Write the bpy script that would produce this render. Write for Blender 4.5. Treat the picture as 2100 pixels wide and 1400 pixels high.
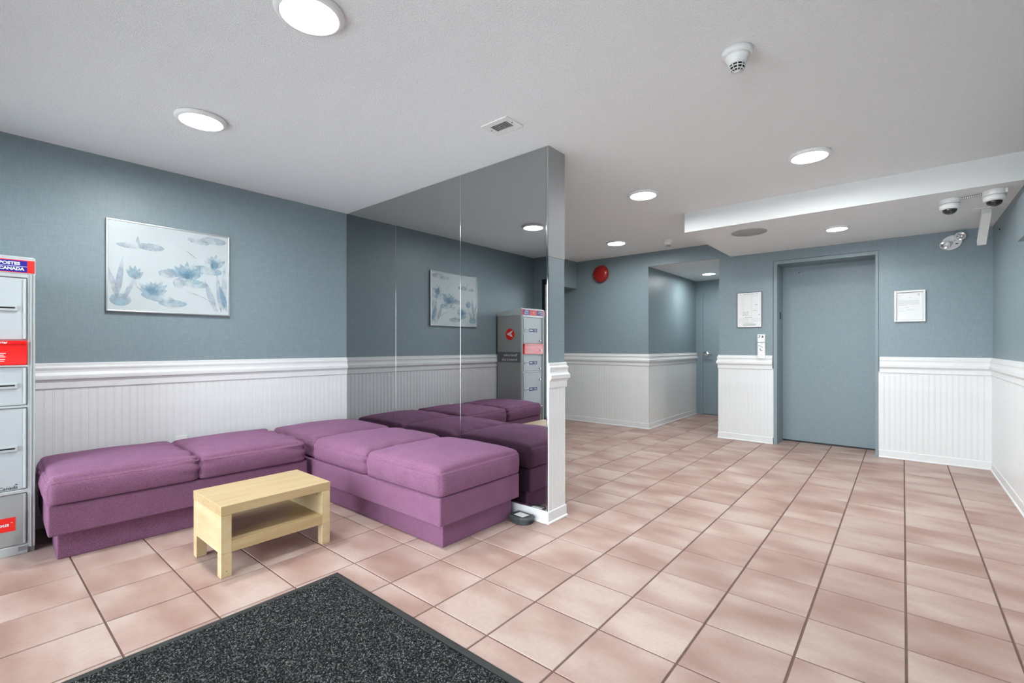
import bpy, bmesh, math, random
from mathutils import Vector, Matrix, noise

for o in list(bpy.data.objects):
    bpy.data.objects.remove(o, do_unlink=True)
SC = bpy.context.scene
COL = SC.collection
random.seed(7)
PI = math.pi

# ------------------------------------------------------------------ camera
cam_d = bpy.data.cameras.new('camera')
cam = bpy.data.objects.new('camera', cam_d)
COL.objects.link(cam)
cam.location = (0, 0, 1.1067)
cam.rotation_euler = (PI / 2, 0, 0.698)
cam_d.sensor_width = 36
cam_d.lens = 36 * 955.5 / 2100
cam_d.shift_y = 10.0 / 2100
cam_d.clip_start = 0.02
SC.camera = cam

# ------------------------------------------------------------------ world (overcast daylight outside the glazed front)
W = bpy.data.worlds.new('overcast_sky')
SC.world = W
W.use_nodes = True
bg = W.node_tree.nodes['Background']
bg.inputs[0].default_value = (0.89, 0.95, 1.02, 1)
SKY = 10.5
bg.inputs[1].default_value = SKY
SC.view_settings.view_transform = 'Standard'
SC.view_settings.look = 'None'
SC.view_settings.gamma = 1
SC.view_settings.exposure = 0.07
SC.view_settings.use_curve_mapping = False
LAMP = 275.0      # ceiling lamp lens emission

# daylight portal in the glazed front (guides sampling of the sky, gives no light of its own)
pd = bpy.data.lights.new('daylight_portal', 'AREA')
pd.shape = 'RECTANGLE'; pd.size = 4.2; pd.size_y = 2.05
pd.cycles.is_portal = True
po = bpy.data.objects.new('daylight_portal', pd)
COL.objects.link(po)
po.location = (-1.8, -0.66, 1.05)
po.rotation_euler = (-PI / 2, 0, PI)
po.rotation_euler = (PI / 2, 0, 0)

# ------------------------------------------------------------------ room dimensions
H = 2.363
XL, XR = -4.041, 0.616
YM = 2.376            # mirror face
YW = 2.56             # back of the partition
XP = -1.70            # end of the partition
YB = 5.952            # elevator wall / back wall
YF = -0.55            # glazed front
HX0, HX1, HH, HY = -2.61, -1.71, 2.176, 7.83   # hall
RZ0, RZ1 = 0.845, 1.003

# ------------------------------------------------------------------ materials
def new_mat(name):
    m = bpy.data.materials.new(name); m.use_nodes = True
    nt = m.node_tree
    return m, nt, nt.nodes['Principled BSDF']

def srgb(r, g, b):
    f = lambda c: (c / 255 / 12.92) if c / 255 <= 0.04045 else ((c / 255 + 0.055) / 1.055) ** 2.4
    return (f(r), f(g), f(b), 1)

def N(nt, t, **kw):
    n = nt.nodes.new(t)
    for k, v in kw.items():
        if hasattr(n, k): setattr(n, k, v)
        else: n.inputs[k].default_value = v
    return n

def objco(nt, scale=(1, 1, 1)):
    tc = N(nt, 'ShaderNodeTexCoord')
    mp = N(nt, 'ShaderNodeMapping')
    mp.inputs['Scale'].default_value = scale
    nt.links.new(tc.outputs['Object'], mp.inputs[0])
    return mp.outputs[0]

def noise_n(nt, vec, scale, detail=3, rough=0.55):
    n = N(nt, 'ShaderNodeTexNoise')
    n.inputs['Scale'].default_value = scale; n.inputs['Detail'].default_value = detail
    n.inputs['Roughness'].default_value = rough
    nt.links.new(vec, n.inputs['Vector'])
    return n.outputs[0]

def ramp(nt, fac, stops):
    r = N(nt, 'ShaderNodeValToRGB')
    e = r.color_ramp.elements
    while len(e) > 1: e.remove(e[0])
    e[0].position = stops[0][0]; e[0].color = stops[0][1]
    for p, c in stops[1:]:
        x = e.new(p); x.color = c
    nt.links.new(fac, r.inputs[0])
    return r.outputs[0]

def bump(nt, hgt, bsdf, strength=0.3, dist=0.002):
    b = N(nt, 'ShaderNodeBump')
    b.inputs['Strength'].default_value = strength; b.inputs['Distance'].default_value = dist
    nt.links.new(hgt, b.inputs['Height'])
    nt.links.new(b.outputs[0], bsdf.inputs['Normal'])

def mul(nt, a, b, fac=1.0):
    m = N(nt, 'ShaderNodeMix', data_type='RGBA', blend_type='MULTIPLY')
    m.inputs[0].default_value = fac
    nt.links.new(a, m.inputs[6]); nt.links.new(b, m.inputs[7])
    return m.outputs[2]

def plain(name, col, rough=0.5, metal=0.0, var=0.04, scale=30, spec=0.5):
    m, nt, b = new_mat(name)
    c = tuple(col)
    lo = tuple(x * (1 - var) for x in c[:3]) + (1,)
    hi = tuple(min(1, x * (1 + var)) for x in c[:3]) + (1,)
    nz = noise_n(nt, objco(nt), scale)
    nt.links.new(ramp(nt, nz, [(0.3, lo), (0.7, hi)]), b.inputs['Base Color'])
    b.inputs['Roughness'].default_value = rough
    b.inputs['Metallic'].default_value = metal
    b.inputs['Specular IOR Level'].default_value = spec
    return m

MT = {}
def m_wall():
    m, nt, b = new_mat('blue_linen_paint')
    co = objco(nt)
    h1 = noise_n(nt, objco(nt, (18, 18, 260)), 1.0, 3)      # horizontal threads
    h2 = noise_n(nt, objco(nt, (260, 260, 22)), 1.0, 3)     # vertical threads
    mx = N(nt, 'ShaderNodeMath', operation='ADD')
    nt.links.new(h1, mx.inputs[0]); nt.links.new(h2, mx.inputs[1])
    half = N(nt, 'ShaderNodeMath', operation='MULTIPLY'); half.inputs[1].default_value = 0.5
    nt.links.new(mx.outputs[0], half.inputs[0])
    c = WALLC
    a = tuple(x * 0.90 for x in c[:3]) + (1,); d = tuple(x * 1.10 for x in c[:3]) + (1,)
    nt.links.new(ramp(nt, half.outputs[0], [(0.35, a), (0.65, d)]), b.inputs['Base Color'])
    b.inputs['Roughness'].default_value = 0.42
    b.inputs['Specular IOR Level'].default_value = 0.45
    bump(nt, half.outputs[0], b, 0.25, 0.0012)
    return m
WALLC = srgb(130, 145, 151)
MT['wall'] = m_wall()

def m_ceiling(name, col):
    m, nt, b = new_mat(name)
    co = objco(nt)
    n1 = noise_n(nt, co, 110, 3, 0.65)
    n2 = noise_n(nt, co, 300, 2, 0.6)
    mx = N(nt, 'ShaderNodeMath', operation='ADD')
    nt.links.new(n1, mx.inputs[0]); nt.links.new(n2, mx.inputs[1])
    lo = tuple(x * 0.95 for x in col[:3]) + (1,)
    nt.links.new(ramp(nt, n1, [(0.35, lo), (0.6, col)]), b.inputs['Base Color'])
    b.inputs['Roughness'].default_value = 0.9
    b.inputs['Specular IOR Level'].default_value = 0.2
    bump(nt, mx.outputs[0], b, 0.8, 0.005)
    return m
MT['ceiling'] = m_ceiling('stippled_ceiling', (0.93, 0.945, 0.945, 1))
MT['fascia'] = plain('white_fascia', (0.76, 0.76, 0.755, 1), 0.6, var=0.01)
MT['white'] = plain('white_wood_paint', (0.755, 0.755, 0.755, 1), 0.35, var=0.02, scale=12)
MT['grey_end'] = plain('grey_upper_end', srgb(150, 150, 150), 0.5, var=0.02)

def m_tile():
    m, nt, b = new_mat('terracotta_tile')
    tc = N(nt, 'ShaderNodeTexCoord'); oi = N(nt, 'ShaderNodeObjectInfo')
    ge = N(nt, 'ShaderNodeNewGeometry')
    off = N(nt, 'ShaderNodeVectorMath', operation='SCALE'); off.inputs['Scale'].default_value = 1.0
    nt.links.new(oi.outputs['Location'], off.inputs[0])
    # every tile gets its own piece of the glaze pattern
    sc = N(nt, 'ShaderNodeVectorMath', operation='SCALE'); sc.inputs['Scale'].default_value = 37.0
    cb = N(nt, 'ShaderNodeCombineXYZ')
    nt.links.new(oi.outputs['Random'], cb.inputs[0]); nt.links.new(oi.outputs['Random'], cb.inputs[2])
    nt.links.new(cb.outputs[0], sc.inputs[0])
    add = N(nt, 'ShaderNodeVectorMath', operation='ADD')
    nt.links.new(ge.outputs['Position'], add.inputs[0]); nt.links.new(sc.outputs[0], add.inputs[1])
    mp = N(nt, 'ShaderNodeMapping'); mp.inputs['Scale'].default_value = (2.6, 5.0, 1)
    nt.links.new(add.outputs[0], mp.inputs[0])
    cloud = noise_n(nt, mp.outputs[0], 1.0, 2.5, 0.42)
    c1 = ramp(nt, cloud, [(0.30, TC1), (0.50, TC2), (0.66, TC3)])
    fine = noise_n(nt, add.outputs[0], 55, 3, 0.6)
    c2 = ramp(nt, fine, [(0.3, (0.93, 0.93, 0.93, 1)), (0.6, (1, 1, 1, 1))])
    spk = N(nt, 'ShaderNodeTexVoronoi'); spk.inputs['Scale'].default_value = 42
    nt.links.new(add.outputs[0], spk.inputs['Vector'])
    c3 = ramp(nt, spk.outputs['Distance'], [(0.05, (0.72, 0.66, 0.62, 1)), (0.09, (1, 1, 1, 1))])
    rv = ramp(nt, oi.outputs['Random'], [(0.0, (0.92, 0.90, 0.89, 1)), (1.0, (1.03, 1.03, 1.03, 1))])
    c = mul(nt, c1, c2); c = mul(nt, c, c3, 0.5); c = mul(nt, c, rv)
    nt.links.new(c, b.inputs['Base Color'])
    b.inputs['Roughness'].default_value = 0.45
    b.inputs['Specular IOR Level'].default_value = 0.3
    bump(nt, fine, b, 0.08, 0.001)
    return m
TC1, TC2, TC3 = srgb(154, 123, 113), srgb(172, 146, 136), srgb(184, 164, 154)
MT['tile'] = m_tile()
MT['grout'] = plain('brown_grout', srgb(104, 80, 72), 0.9, var=0.15, scale=40)

def m_fabric():
    m, nt, b = new_mat('purple_wool_fabric')
    co = objco(nt)
    f = noise_n(nt, co, 460, 2, 0.7)
    g = noise_n(nt, co, 9, 3, 0.5)
    c1 = ramp(nt, f, [(0.3, srgb(96, 60, 83)), (0.5, srgb(122, 82, 107)), (0.72, srgb(160, 120, 145))])
    c2 = ramp(nt, g, [(0.3, (0.9, 0.9, 0.9, 1)), (0.7, (1, 1, 1, 1))])
    nt.links.new(mul(nt, c1, c2), b.inputs['Base Color'])
    b.inputs['Roughness'].default_value = 0.95
    b.inputs['Specular IOR Level'].default_value = 0.1
    b.inputs['Sheen Weight'].default_value = 0.25
    b.inputs['Sheen Tint'].default_value = srgb(200, 150, 200)
    w = noise_n(nt, co, 14, 4, 0.6)
    mx = N(nt, 'ShaderNodeMath', operation='MULTIPLY'); mx.inputs[1].default_value = 0.35
    nt.links.new(f, mx.inputs[0])
    ad = N(nt, 'ShaderNodeMath', operation='ADD')
    nt.links.new(mx.outputs[0], ad.inputs[0]); nt.links.new(w, ad.inputs[1])
    bump(nt, ad.outputs[0], b, 0.35, 0.004)
    return m
MT['fabric'] = m_fabric()

def m_birch(name, sc, k):
    m, nt, b = new_mat(name)
    g = noise_n(nt, objco(nt, sc), 1.0, 4, 0.55)
    g2 = noise_n(nt, objco(nt, (6, 2.2, 6)), 1.0, 3, 0.5)
    q = lambda c: tuple(x * y for x, y in zip(c[:3], k)) + (1,)
    c = ramp(nt, g, [(0.28, q(srgb(178, 152, 108))), (0.5, q(srgb(187, 164, 121))), (0.75, q(srgb(194, 174, 132)))])
    c2 = ramp(nt, g2, [(0.35, (0.94, 0.92, 0.89, 1)), (0.6, (1, 1, 1, 1))])
    nt.links.new(mul(nt, c, c2), b.inputs['Base Color'])
    b.inputs['Roughness'].default_value = 0.42
    return m
MT['birch_side_lit'] = m_birch('birch_veneer_lit', (3.0, 20, 26), (1.16, 1.2, 1.34))  # side grain; brightening from the window is put into the paler colour
MT['birch'] = m_birch('birch_veneer', (34, 2.6, 34), (0.95, 0.93, 0.95))
MT['rubber'] = plain('black_rubber', srgb(40, 42, 41), 0.7, var=0.08)
def m_pile():
    m, nt, b = new_mat('salt_pepper_pile')
    co = objco(nt)
    v = N(nt, 'ShaderNodeTexVoronoi'); v.inputs['Scale'].default_value = 260
    nt.links.new(co, v.inputs['Vector'])
    sp = N(nt, 'ShaderNodeSeparateColor'); nt.links.new(v.outputs['Color'], sp.inputs[0])
    c = ramp(nt, sp.outputs[0], [(0.0, srgb(20, 21, 21)), (0.5, srgb(34, 35, 35)), (0.78, srgb(62, 63, 62)), (1.0, srgb(112, 112, 110))])
    nt.links.new(c, b.inputs['Base Color'])
    b.inputs['Roughness'].default_value = 1.0
    b.inputs['Specular IOR Level'].default_value = 0.05
    return m
MT['pile'] = m_pile()

def m_mirror():
    m, nt, b = new_mat('smoked_mirror')
    nz = noise_n(nt, objco(nt), 3)
    nt.links.new(ramp(nt, nz, [(0.3, (0.40, 0.41, 0.41, 1)), (0.7, (0.42, 0.42, 0.42, 1))]), b.inputs['Base Color'])
    b.inputs['Metallic'].default_value = 1.0
    b.inputs['Roughness'].default_value = 0.0
    return m
MT['mirror'] = m_mirror()
MT['chrome'] = plain('polished_chrome', (0.82, 0.83, 0.84, 1), 0.12, 1.0, var=0.02)
MT['smoked_edge'] = plain('smoked_mirror_edge', (0.5, 0.505, 0.51, 1), 0.06, 1.0, var=0.02)
MT['steel'] = plain('brushed_steel', (0.72, 0.73, 0.74, 1), 0.3, 1.0, var=0.03)
MT['black'] = plain('black_plastic', srgb(30, 31, 32), 0.45, var=0.1)
MT['darkgrey'] = plain('dark_grey_plastic', srgb(62, 64, 65), 0.5, var=0.1)
MT['plastic'] = plain('white_plastic', (0.82, 0.82, 0.81, 1), 0.35, var=0.02)
MT['paper'] = plain('white_paper', (0.76, 0.76, 0.75, 1), 0.7, var=0.015)
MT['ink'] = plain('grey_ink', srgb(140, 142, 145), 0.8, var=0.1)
MT['ink_light'] = plain('pale_ink', srgb(196, 198, 200), 0.8, var=0.05)
MT['ink_dark'] = plain('dark_ink', srgb(70, 72, 76), 0.8, var=0.1)
MT['red'] = plain('bell_red_enamel', srgb(150, 24, 20), 0.28, var=0.05)
MT['grille'] = plain('grey_grille', srgb(165, 165, 164), 0.7, var=0.06, scale=200)
MT['alu'] = plain('locker_aluminium', srgb(190, 196, 197), 0.32, 0.25, var=0.02)
MT['locker_white'] = plain('locker_door_enamel', srgb(178, 184, 187), 0.28, var=0.015)
MT['locker_side'] = plain('locker_side_grey', srgb(152, 154, 152), 0.35, var=0.04, scale=2.5)
MT['sign_red'] = plain('sign_red', srgb(232, 38, 28), 0.35, var=0.02)
MT['sign_blue'] = plain('sign_blue', srgb(24, 20, 140), 0.35, var=0.02)
MT['label_blue'] = plain('label_navy', srgb(28, 44, 104), 0.4, var=0.05)
MT['strip'] = plain('locker_dark_strip', srgb(96, 98, 98), 0.45, var=0.03)
MT['darkframe'] = plain('black_anodised_frame', srgb(24, 27, 31), 0.4, var=0.1)
MT['pave'] = plain('pale_pavement', srgb(190, 190, 188), 0.9, var=0.06)
def m_redclear():
    m, nt, b = new_mat('red_translucent_plastic')
    nz = noise_n(nt, objco(nt), 20)
    nt.links.new(ramp(nt, nz, [(0.3, srgb(226, 16, 14)), (0.7, srgb(238, 26, 22))]), b.inputs['Base Color'])
    b.inputs['Roughness'].default_value = 0.12
    b.inputs['Coat Weight'].default_value = 0.6
    return m
MT['redclear'] = m_redclear()
def m_lamp():
    m, nt, b = new_mat('lamp_lens')
    nz = noise_n(nt, objco(nt), 4)
    nt.links.new(ramp(nt, nz, [(0.2, (0.94, 0.99, 1.0, 1)), (0.8, (0.95, 1.0, 1.0, 1))]), b.inputs['Emission Color'])
    b.inputs['Emission Strength'].default_value = LAMP
    b.inputs['Base Color'].default_value = (0.9, 0.9, 0.9, 1)
    return m
MT['lamp'] = m_lamp()
MT['lamp_dim'] = MT['lamp'].copy(); MT['lamp_dim'].name = 'lamp_lens_dim'
MT['lamp_dim'].node_tree.nodes['Principled BSDF'].inputs['Emission Strength'].default_value = LAMP * 0.68
def m_glass():
    m, nt, b = new_mat('clear_window_glass')
    out = nt.nodes['Material Output']
    tr = N(nt, 'ShaderNodeBsdfTransparent'); tr.inputs[0].default_value = (0.95, 0.97, 0.97, 1)
    gl = N(nt, 'ShaderNodeBsdfGlossy'); gl.inputs['Roughness'].default_value = 0.0
    fr = N(nt, 'ShaderNodeFresnel'); fr.inputs[0].default_value = 1.45
    mx = N(nt, 'ShaderNodeMixShader')
    nt.links.new(fr.outputs[0], mx.inputs[0]); nt.links.new(tr.outputs[0], mx.inputs[1]); nt.links.new(gl.outputs[0], mx.inputs[2])
    nt.links.new(mx.outputs[0], out.inputs[0])
    return m
MT['glass'] = m_glass()
def m_dome():
    m, nt, b = new_mat('smoked_dome')
    nz = noise_n(nt, objco(nt), 10)
    nt.links.new(ramp(nt, nz, [(0.3, srgb(26, 26, 27)), (0.7, srgb(36, 36, 37))]), b.inputs['Base Color'])
    b.inputs['Roughness'].default_value = 0.06
    b.inputs['Coat Weight'].default_value = 1.0
    return m
MT['dome'] = m_dome()
def m_print(name, col, alpha):
    # watercolour wash: thin pigment over the paper
    m, nt, b = new_mat(name)
    out = nt.nodes['Material Output']
    nz = noise_n(nt, objco(nt), 26, 3, 0.6)
    lo = tuple(x * 0.85 for x in col[:3]) + (1,); hi = tuple(min(1, x * 1.15) for x in col[:3]) + (1,)
    nt.links.new(ramp(nt, nz, [(0.3, lo), (0.7, hi)]), b.inputs['Base Color'])
    b.inputs['Roughness'].default_value = 0.8
    a = ramp(nt, noise_n(nt, objco(nt), 11, 4, 0.6), [(0.34, (0, 0, 0, 1)), (0.66, (alpha,) * 3 + (1,))])
    nt.links.new(a, b.inputs['Alpha'])
    return m
MT['wash1'] = m_print('wash_blue', srgb(155, 183, 198), 0.8)
MT['wash2'] = m_print('wash_deep_blue', srgb(126, 162, 184), 0.85)
MT['wash3'] = m_print('wash_grey', srgb(172, 184, 198), 0.7)
MT['artpaper'] = plain('art_paper', srgb(192, 200, 202), 0.3, var=0.02, scale=5)

# ------------------------------------------------------------------ mesh helpers
class MB:
    def __init__(s): s.v = []; s.f = []; s.smooth = set()
    def add(s, vs, fs, smooth=False):
        o = len(s.v); s.v += [tuple(x) for x in vs]
        for f in fs:
            if smooth: s.smooth.add(len(s.f))
            s.f.append([i + o for i in f])
        return s
    def box(s, x0, x1, y0, y1, z0, z1):
        v = [(x, y, z) for z in (z0, z1) for y in (y0, y1) for x in (x0, x1)]
        return s.add(v, [(0, 2, 3, 1), (4, 5, 7, 6), (0, 1, 5, 4), (2, 6, 7, 3), (0, 4, 6, 2), (1, 3, 7, 5)])
    def bbox(s, x0, x1, y0, y1, z0, z1, b=0.004, seg=2):
        bm = bmesh.new()
        bmesh.ops.create_cube(bm, size=1)
        for v in bm.verts:
            v.co = ((x0 + x1) / 2 + v.co.x * (x1 - x0), (y0 + y1) / 2 + v.co.y * (y1 - y0), (z0 + z1) / 2 + v.co.z * (z1 - z0))
        bmesh.ops.bevel(bm, geom=bm.edges[:], offset=b, segments=seg, affect='EDGES', profile=0.6)
        bm.verts.index_update()
        s.add([v.co[:] for v in bm.verts], [[v.index for v in f.verts] for f in bm.faces])
        bm.free(); return s
    def lathe(s, prof, c, axis='z', n=32, smooth=True):
        # prof: (radius, height) list
        vs = []; fs = []
        for r, h in prof:
            for k in range(n):
                a = 2 * PI * k / n
                p = (r * math.cos(a), r * math.sin(a), h)
                if axis == 'y': p = (p[0], p[2], p[1])
                if axis == 'x': p = (p[2], p[0], p[1])
                vs.append((p[0] + c[0], p[1] + c[1], p[2] + c[2]))
        for i in range(len(prof) - 1):
            for k in range(n):
                fs.append((i * n + k, i * n + (k + 1) % n, (i + 1) * n + (k + 1) % n, (i + 1) * n + k))
        if prof[0][0] > 1e-6: fs.append(tuple(range(n)))
        if prof[-1][0] > 1e-6: fs.append(tuple((len(prof) - 1) * n + k for k in range(n)))
        return s.add(vs, fs, smooth)
    def tube(s, pts, r, n=8, closed=False, cap=True):
        pts = [Vector(p) for p in pts]; m = len(pts); vs = []; fs = []
        for i, p in enumerate(pts):
            if closed: d = pts[(i + 1) % m] - pts[i - 1]
            else: d = pts[min(i + 1, m - 1)] - pts[max(i - 1, 0)]
            d.normalize()
            up = Vector((0, 0, 1)) if abs(d.z) < 0.95 else Vector((1, 0, 0))
            a = d.cross(up).normalized(); b = a.cross(d)
            rr = r[i] if isinstance(r, (list, tuple)) else r
            for k in range(n):
                t = 2 * PI * k / n
                vs.append(p + a * (rr * math.cos(t)) + b * (rr * math.sin(t)))
        for i in range(m if closed else m - 1):
            j = (i + 1) % m
            for k in range(n):
                fs.append((i * n + k, i * n + (k + 1) % n, j * n + (k + 1) % n, j * n + k))
        if not closed and cap:
            fs.append(tuple(range(n))); fs.append(tuple((m - 1) * n + k for k in range(n)))
        return s.add(vs, fs, True)
    def prism(s, pts, z0, z1):
        # vertical prism from XY outline
        n = len(pts)
        vs = [(x, y, z0) for x, y in pts] + [(x, y, z1) for x, y in pts]
        fs = [tuple(range(n)), tuple(range(n, 2 * n))] + [(k, (k + 1) % n, n + (k + 1) % n, n + k) for k in range(n)]
        return s.add(vs, fs)
    def plate(s, pts, org, u, v, nrm, t):
        # flat outline (a, b) on plane org+u*a+v*b, thickness t along nrm
        u, v, nrm, org = Vector(u), Vector(v), Vector(nrm), Vector(org); n = len(pts)
        lo = [org + u * a + v * b for a, b in pts]; hi = [p + nrm * t for p in lo]
        fs = [tuple(range(n)), tuple(range(n, 2 * n))] + [(k, (k + 1) % n, n + (k + 1) % n, n + k) for k in range(n)]
        return s.add(lo + hi, fs)
    def sweep(s, path, prof):
        # path in XY, profile (offset to the right of the path, z)
        P = [Vector((x, y, 0)) for x, y in path]; m = len(P); L = len(prof)
        nr = []
        for i in range(m - 1):
            d = (P[i + 1] - P[i]).normalized(); nr.append(Vector((d.y, -d.x, 0)))
        vs = []; fs = []
        for i in range(m):
            if i == 0: o = nr[0]
            elif i == m - 1: o = nr[-1]
            else:
                o = (nr[i - 1] + nr[i]) / (1 + nr[i - 1].dot(nr[i]))
            for d, z in prof: vs.append(P[i] + o * d + Vector((0, 0, z)))
        for i in range(m - 1):
            for k in range(L):
                fs.append((i * L + k, i * L + (k + 1) % L, (i + 1) * L + (k + 1) % L, (i + 1) * L + k))
        fs.append(tuple(range(L))); fs.append(tuple((m - 1) * L + k for k in range(L)))
        return s.add(vs, fs)
    def mesh(s, name, mat, org=(0, 0, 0)):
        me = bpy.data.meshes.new(name)
        me.from_pydata([(x - org[0], y - org[1], z - org[2]) for x, y, z in s.v], [], s.f)
        if s.smooth:
            for i in s.smooth: me.polygons[i].use_smooth = True
        bm = bmesh.new(); bm.from_mesh(me)
        bmesh.ops.recalc_face_normals(bm, faces=bm.faces); bm.to_mesh(me); bm.free()
        for m_ in (mat if isinstance(mat, (list, tuple)) else [mat]): me.materials.append(MT[m_] if isinstance(m_, str) else m_)
        me.update()
        return me
    def build(s, name, mat, parent=None, org=None):
        # vertices are given in world coordinates; the object's origin is org (or its parent's place)
        if parent is not None:
            base = Vector(parent['_org'])
            oo = Vector(org) if org is not None else base
        else:
            base = Vector((0, 0, 0))
            oo = Vector(org) if org is not None else base
        me = s.mesh(name, mat, oo)
        o = bpy.data.objects.new(name, me); COL.objects.link(o)
        o.location = oo - base
        o['_org'] = tuple(oo)
        if parent is not None: o.parent = parent
        return o

ALL = []
def tag(o, label, cat, group=None):
    o['label'] = label; o['category'] = cat
    if group: o['group'] = group
    return o
def thing(name, loc, label, cat, group=None):
    o = bpy.data.objects.new(name, None); COL.objects.link(o)
    o.location = loc; o['_org'] = tuple(loc); o.empty_display_size = 0.05
    return tag(o, label, cat, group)
def struct(o, label=None):
    o['kind'] = 'structure'
    if label: o['label'] = label
    return o
def shade_auto(o, ang=0.6):
    for p in o.data.polygons: p.use_smooth = True
    try:
        o.data.set_sharp_from_angle(angle=ang)
    except Exception: pass
    return o
def text_obj(txt, size, org, u, v, mat, name, parent, align='LEFT', bold=0.0, sx=1.0):
    cu = bpy.data.curves.new('tmp_text', 'FONT')
    cu.body = txt; cu.size = size; cu.align_x = align; cu.offset = bold; cu.resolution_u = 3
    t = bpy.data.objects.new('tmp_text', cu); COL.objects.link(t)
    bpy.context.view_layer.update()
    dg = bpy.context.evaluated_depsgraph_get()
    me = t.evaluated_get(dg).to_mesh()
    u, v, org = Vector(u), Vector(v), Vector(org)
    b = MB(); b.add([org + u * (q.co.x * sx) + v * q.co.y for q in me.vertices], [list(p.vertices) for p in me.polygons])
    bpy.data.objects.remove(t, do_unlink=True); bpy.data.curves.remove(cu)
    return b.build(name, mat, parent)
def ellipse(cx, cy, rx, ry, n=28, rot=0):
    out = []
    for k in range(n):
        a = 2 * PI * k / n; x, y = rx * math.cos(a), ry * math.sin(a)
        out.append((cx + x * math.cos(rot) - y * math.sin(rot), cy + x * math.sin(rot) + y * math.cos(rot)))
    return out

# ================================================================== SETTING
# floor: grout slab with every tile on it
PT, TX, TY = 0.308, -0.9141, 1.3078
floor = struct(MB().box(XL - 0.12, XR + 0.12, YF - 0.1, HY + 0.12, -0.06, -0.0035).build('floor', 'grout'), 'terracotta pink tiled floor with dark brown grout')
def tile_mesh():
    b = MB(); g = 0.0036; a0, a1 = g, PT - g; e = 0.0016
    lo = [(a0, a0, -0.008), (a1, a0, -0.008), (a1, a1, -0.008), (a0, a1, -0.008)]
    mi = [(a0, a0, -0.0022), (a1, a0, -0.0022), (a1, a1, -0.0022), (a0, a1, -0.0022)]
    hi = [(a0 + e, a0 + e, 0), (a1 - e, a0 + e, 0), (a1 - e, a1 - e, 0), (a0 + e, a1 - e, 0)]
    b.add(lo + mi + hi, [(8, 9, 10, 11)] + [(k, (k + 1) % 4, 4 + (k + 1) % 4, 4 + k) for k in range(4)]
          + [(4 + k, 4 + (k + 1) % 4, 8 + (k + 1) % 4, 8 + k) for k in range(4)])
    return b
TM = tile_mesh().mesh('tile', 'tile')
cells = []
for i in range(-12, 6):
    for j in range(-7, 23):
        x0, y0 = TX + i * PT, TY + j * PT
        if x0 + PT < XL or x0 > XR or y0 + PT < YF or y0 > HY: continue
        cx, cy = x0 + PT / 2, y0 + PT / 2
        if y0 > YB - 0.02 and not (HX0 - 0.28 < x0 < HX1 or -1.4 < x0 < -0.15): continue
        if y0 > 6.3 and x0 > HX1: continue
        hidden = False
        if cy > YM and cx / cy * YM < XP - 0.2: hidden = True                      # behind the mirror partition
        if cx < -3.35 and 0.4 < cy < 2.3: hidden = True                            # under the bench
        if -3.9 < cx < -2.05 and 1.85 < cy < 2.3: hidden = True
        if -2.05 < cx < -0.35 and 0.1 < cy < 1.0: hidden = True                    # under the mat
        if cy < 0 or (cy < 0.5 and cx > -1.5): hidden = True
        if cx > -0.25 and cy < 1.3: hidden = True
        if cy > 6.3 and cx < HX0: hidden = True
        cells.append((hidden, cx * cx + cy * cy, x0, y0))
vis = sorted([c for c in cells if not c[0]], key=lambda c: c[1])
rest = [c for c in cells if c[0]] + vis[300:]
for c in vis[:300]:
    o = bpy.data.objects.new('tile', TM); COL.objects.link(o); o.parent = floor
    o.location = (c[2], c[3], random.uniform(-0.0004, 0))
    o.rotation_euler = (random.uniform(-0.0012, 0.0012), random.uniform(-0.0012, 0.0012), 0)
if rest:
    rb = MB(); src = tile_mesh()
    for c in rest:
        rb.add([(x + c[2], y + c[3], z) for x, y, z in src.v], src.f)
    o = rb.build('tile_field', 'tile', floor); o['kind'] = 'stuff'

# ceilings
struct(MB().box(XL - 0.12, XR + 0.12, YF - 0.1, 6.4, H, H + 0.1).build('ceiling', 'ceiling'), 'white stippled ceiling of the lobby')
sofx, sofy, sofz = -1.578, 4.414, 2.179
sf = MB()
sf.box(sofx, XR, sofy, YB, sofz, H)
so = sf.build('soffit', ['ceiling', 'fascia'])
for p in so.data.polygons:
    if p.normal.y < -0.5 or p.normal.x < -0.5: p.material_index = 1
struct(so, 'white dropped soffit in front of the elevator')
struct(MB().box(HX0 - 0.05, HX1 + 0.05, YB + 0.02, HY + 0.12, HH, HH + 0.1).build('ceiling_hall', 'ceiling'), 'low ceiling over the side passage')

# walls
wall_left = struct(MB().box(XL - 0.12, XL, YF - 0.1, YB + 0.1, 0, H).build('wall_left', 'wall'), 'blue linen-textured wall above white beadboard behind the sofa')
wp = MB(); wp.box(XL, XP, YM + 0.010, YW, 0, H)
wall_part = struct(wp.build('wall_partition', 'wall'), 'partition wall carrying the smoked mirror')
# upper end of the partition is grey, the lower end blue
struct(MB().box(XP, XP + 0.003, YM + 0.004, YW, 1.672, H).build('trim_7', 'grey_end'), 'grey upper end of the mirror partition')
wall_back = struct(MB().box(XL, HX0, YB, HY + 0.12, 0, H).box(HX0, HX1, YB, YB + 0.02, HH, H).build('wall_back', 'wall'), 'blue wall with the fire bell and the passage corner')
EX0, EX1, EZ, EY = -1.086, -0.212, 2.03, 6.27
we = MB()
we.box(HX1, EX0 - 0.03, YB, HY + 0.12, 0, H)
we.box(EX1 + 0.021, XR + 0.12, YB, EY + 0.15, 0, H)
we.box(EX0 - 0.03, EX1 + 0.021, YB, EY + 0.15, EZ + 0.035, H)
wall_elev = struct(we.build('wall_rear', 'wall'), 'blue wall around the elevator door')
wall_right = struct(MB().box(XR, XR + 0.12, YF - 0.1, YB, 0, H).build('wall_right', 'wall'), 'blue wall with white wainscot right of the elevator')
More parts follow.
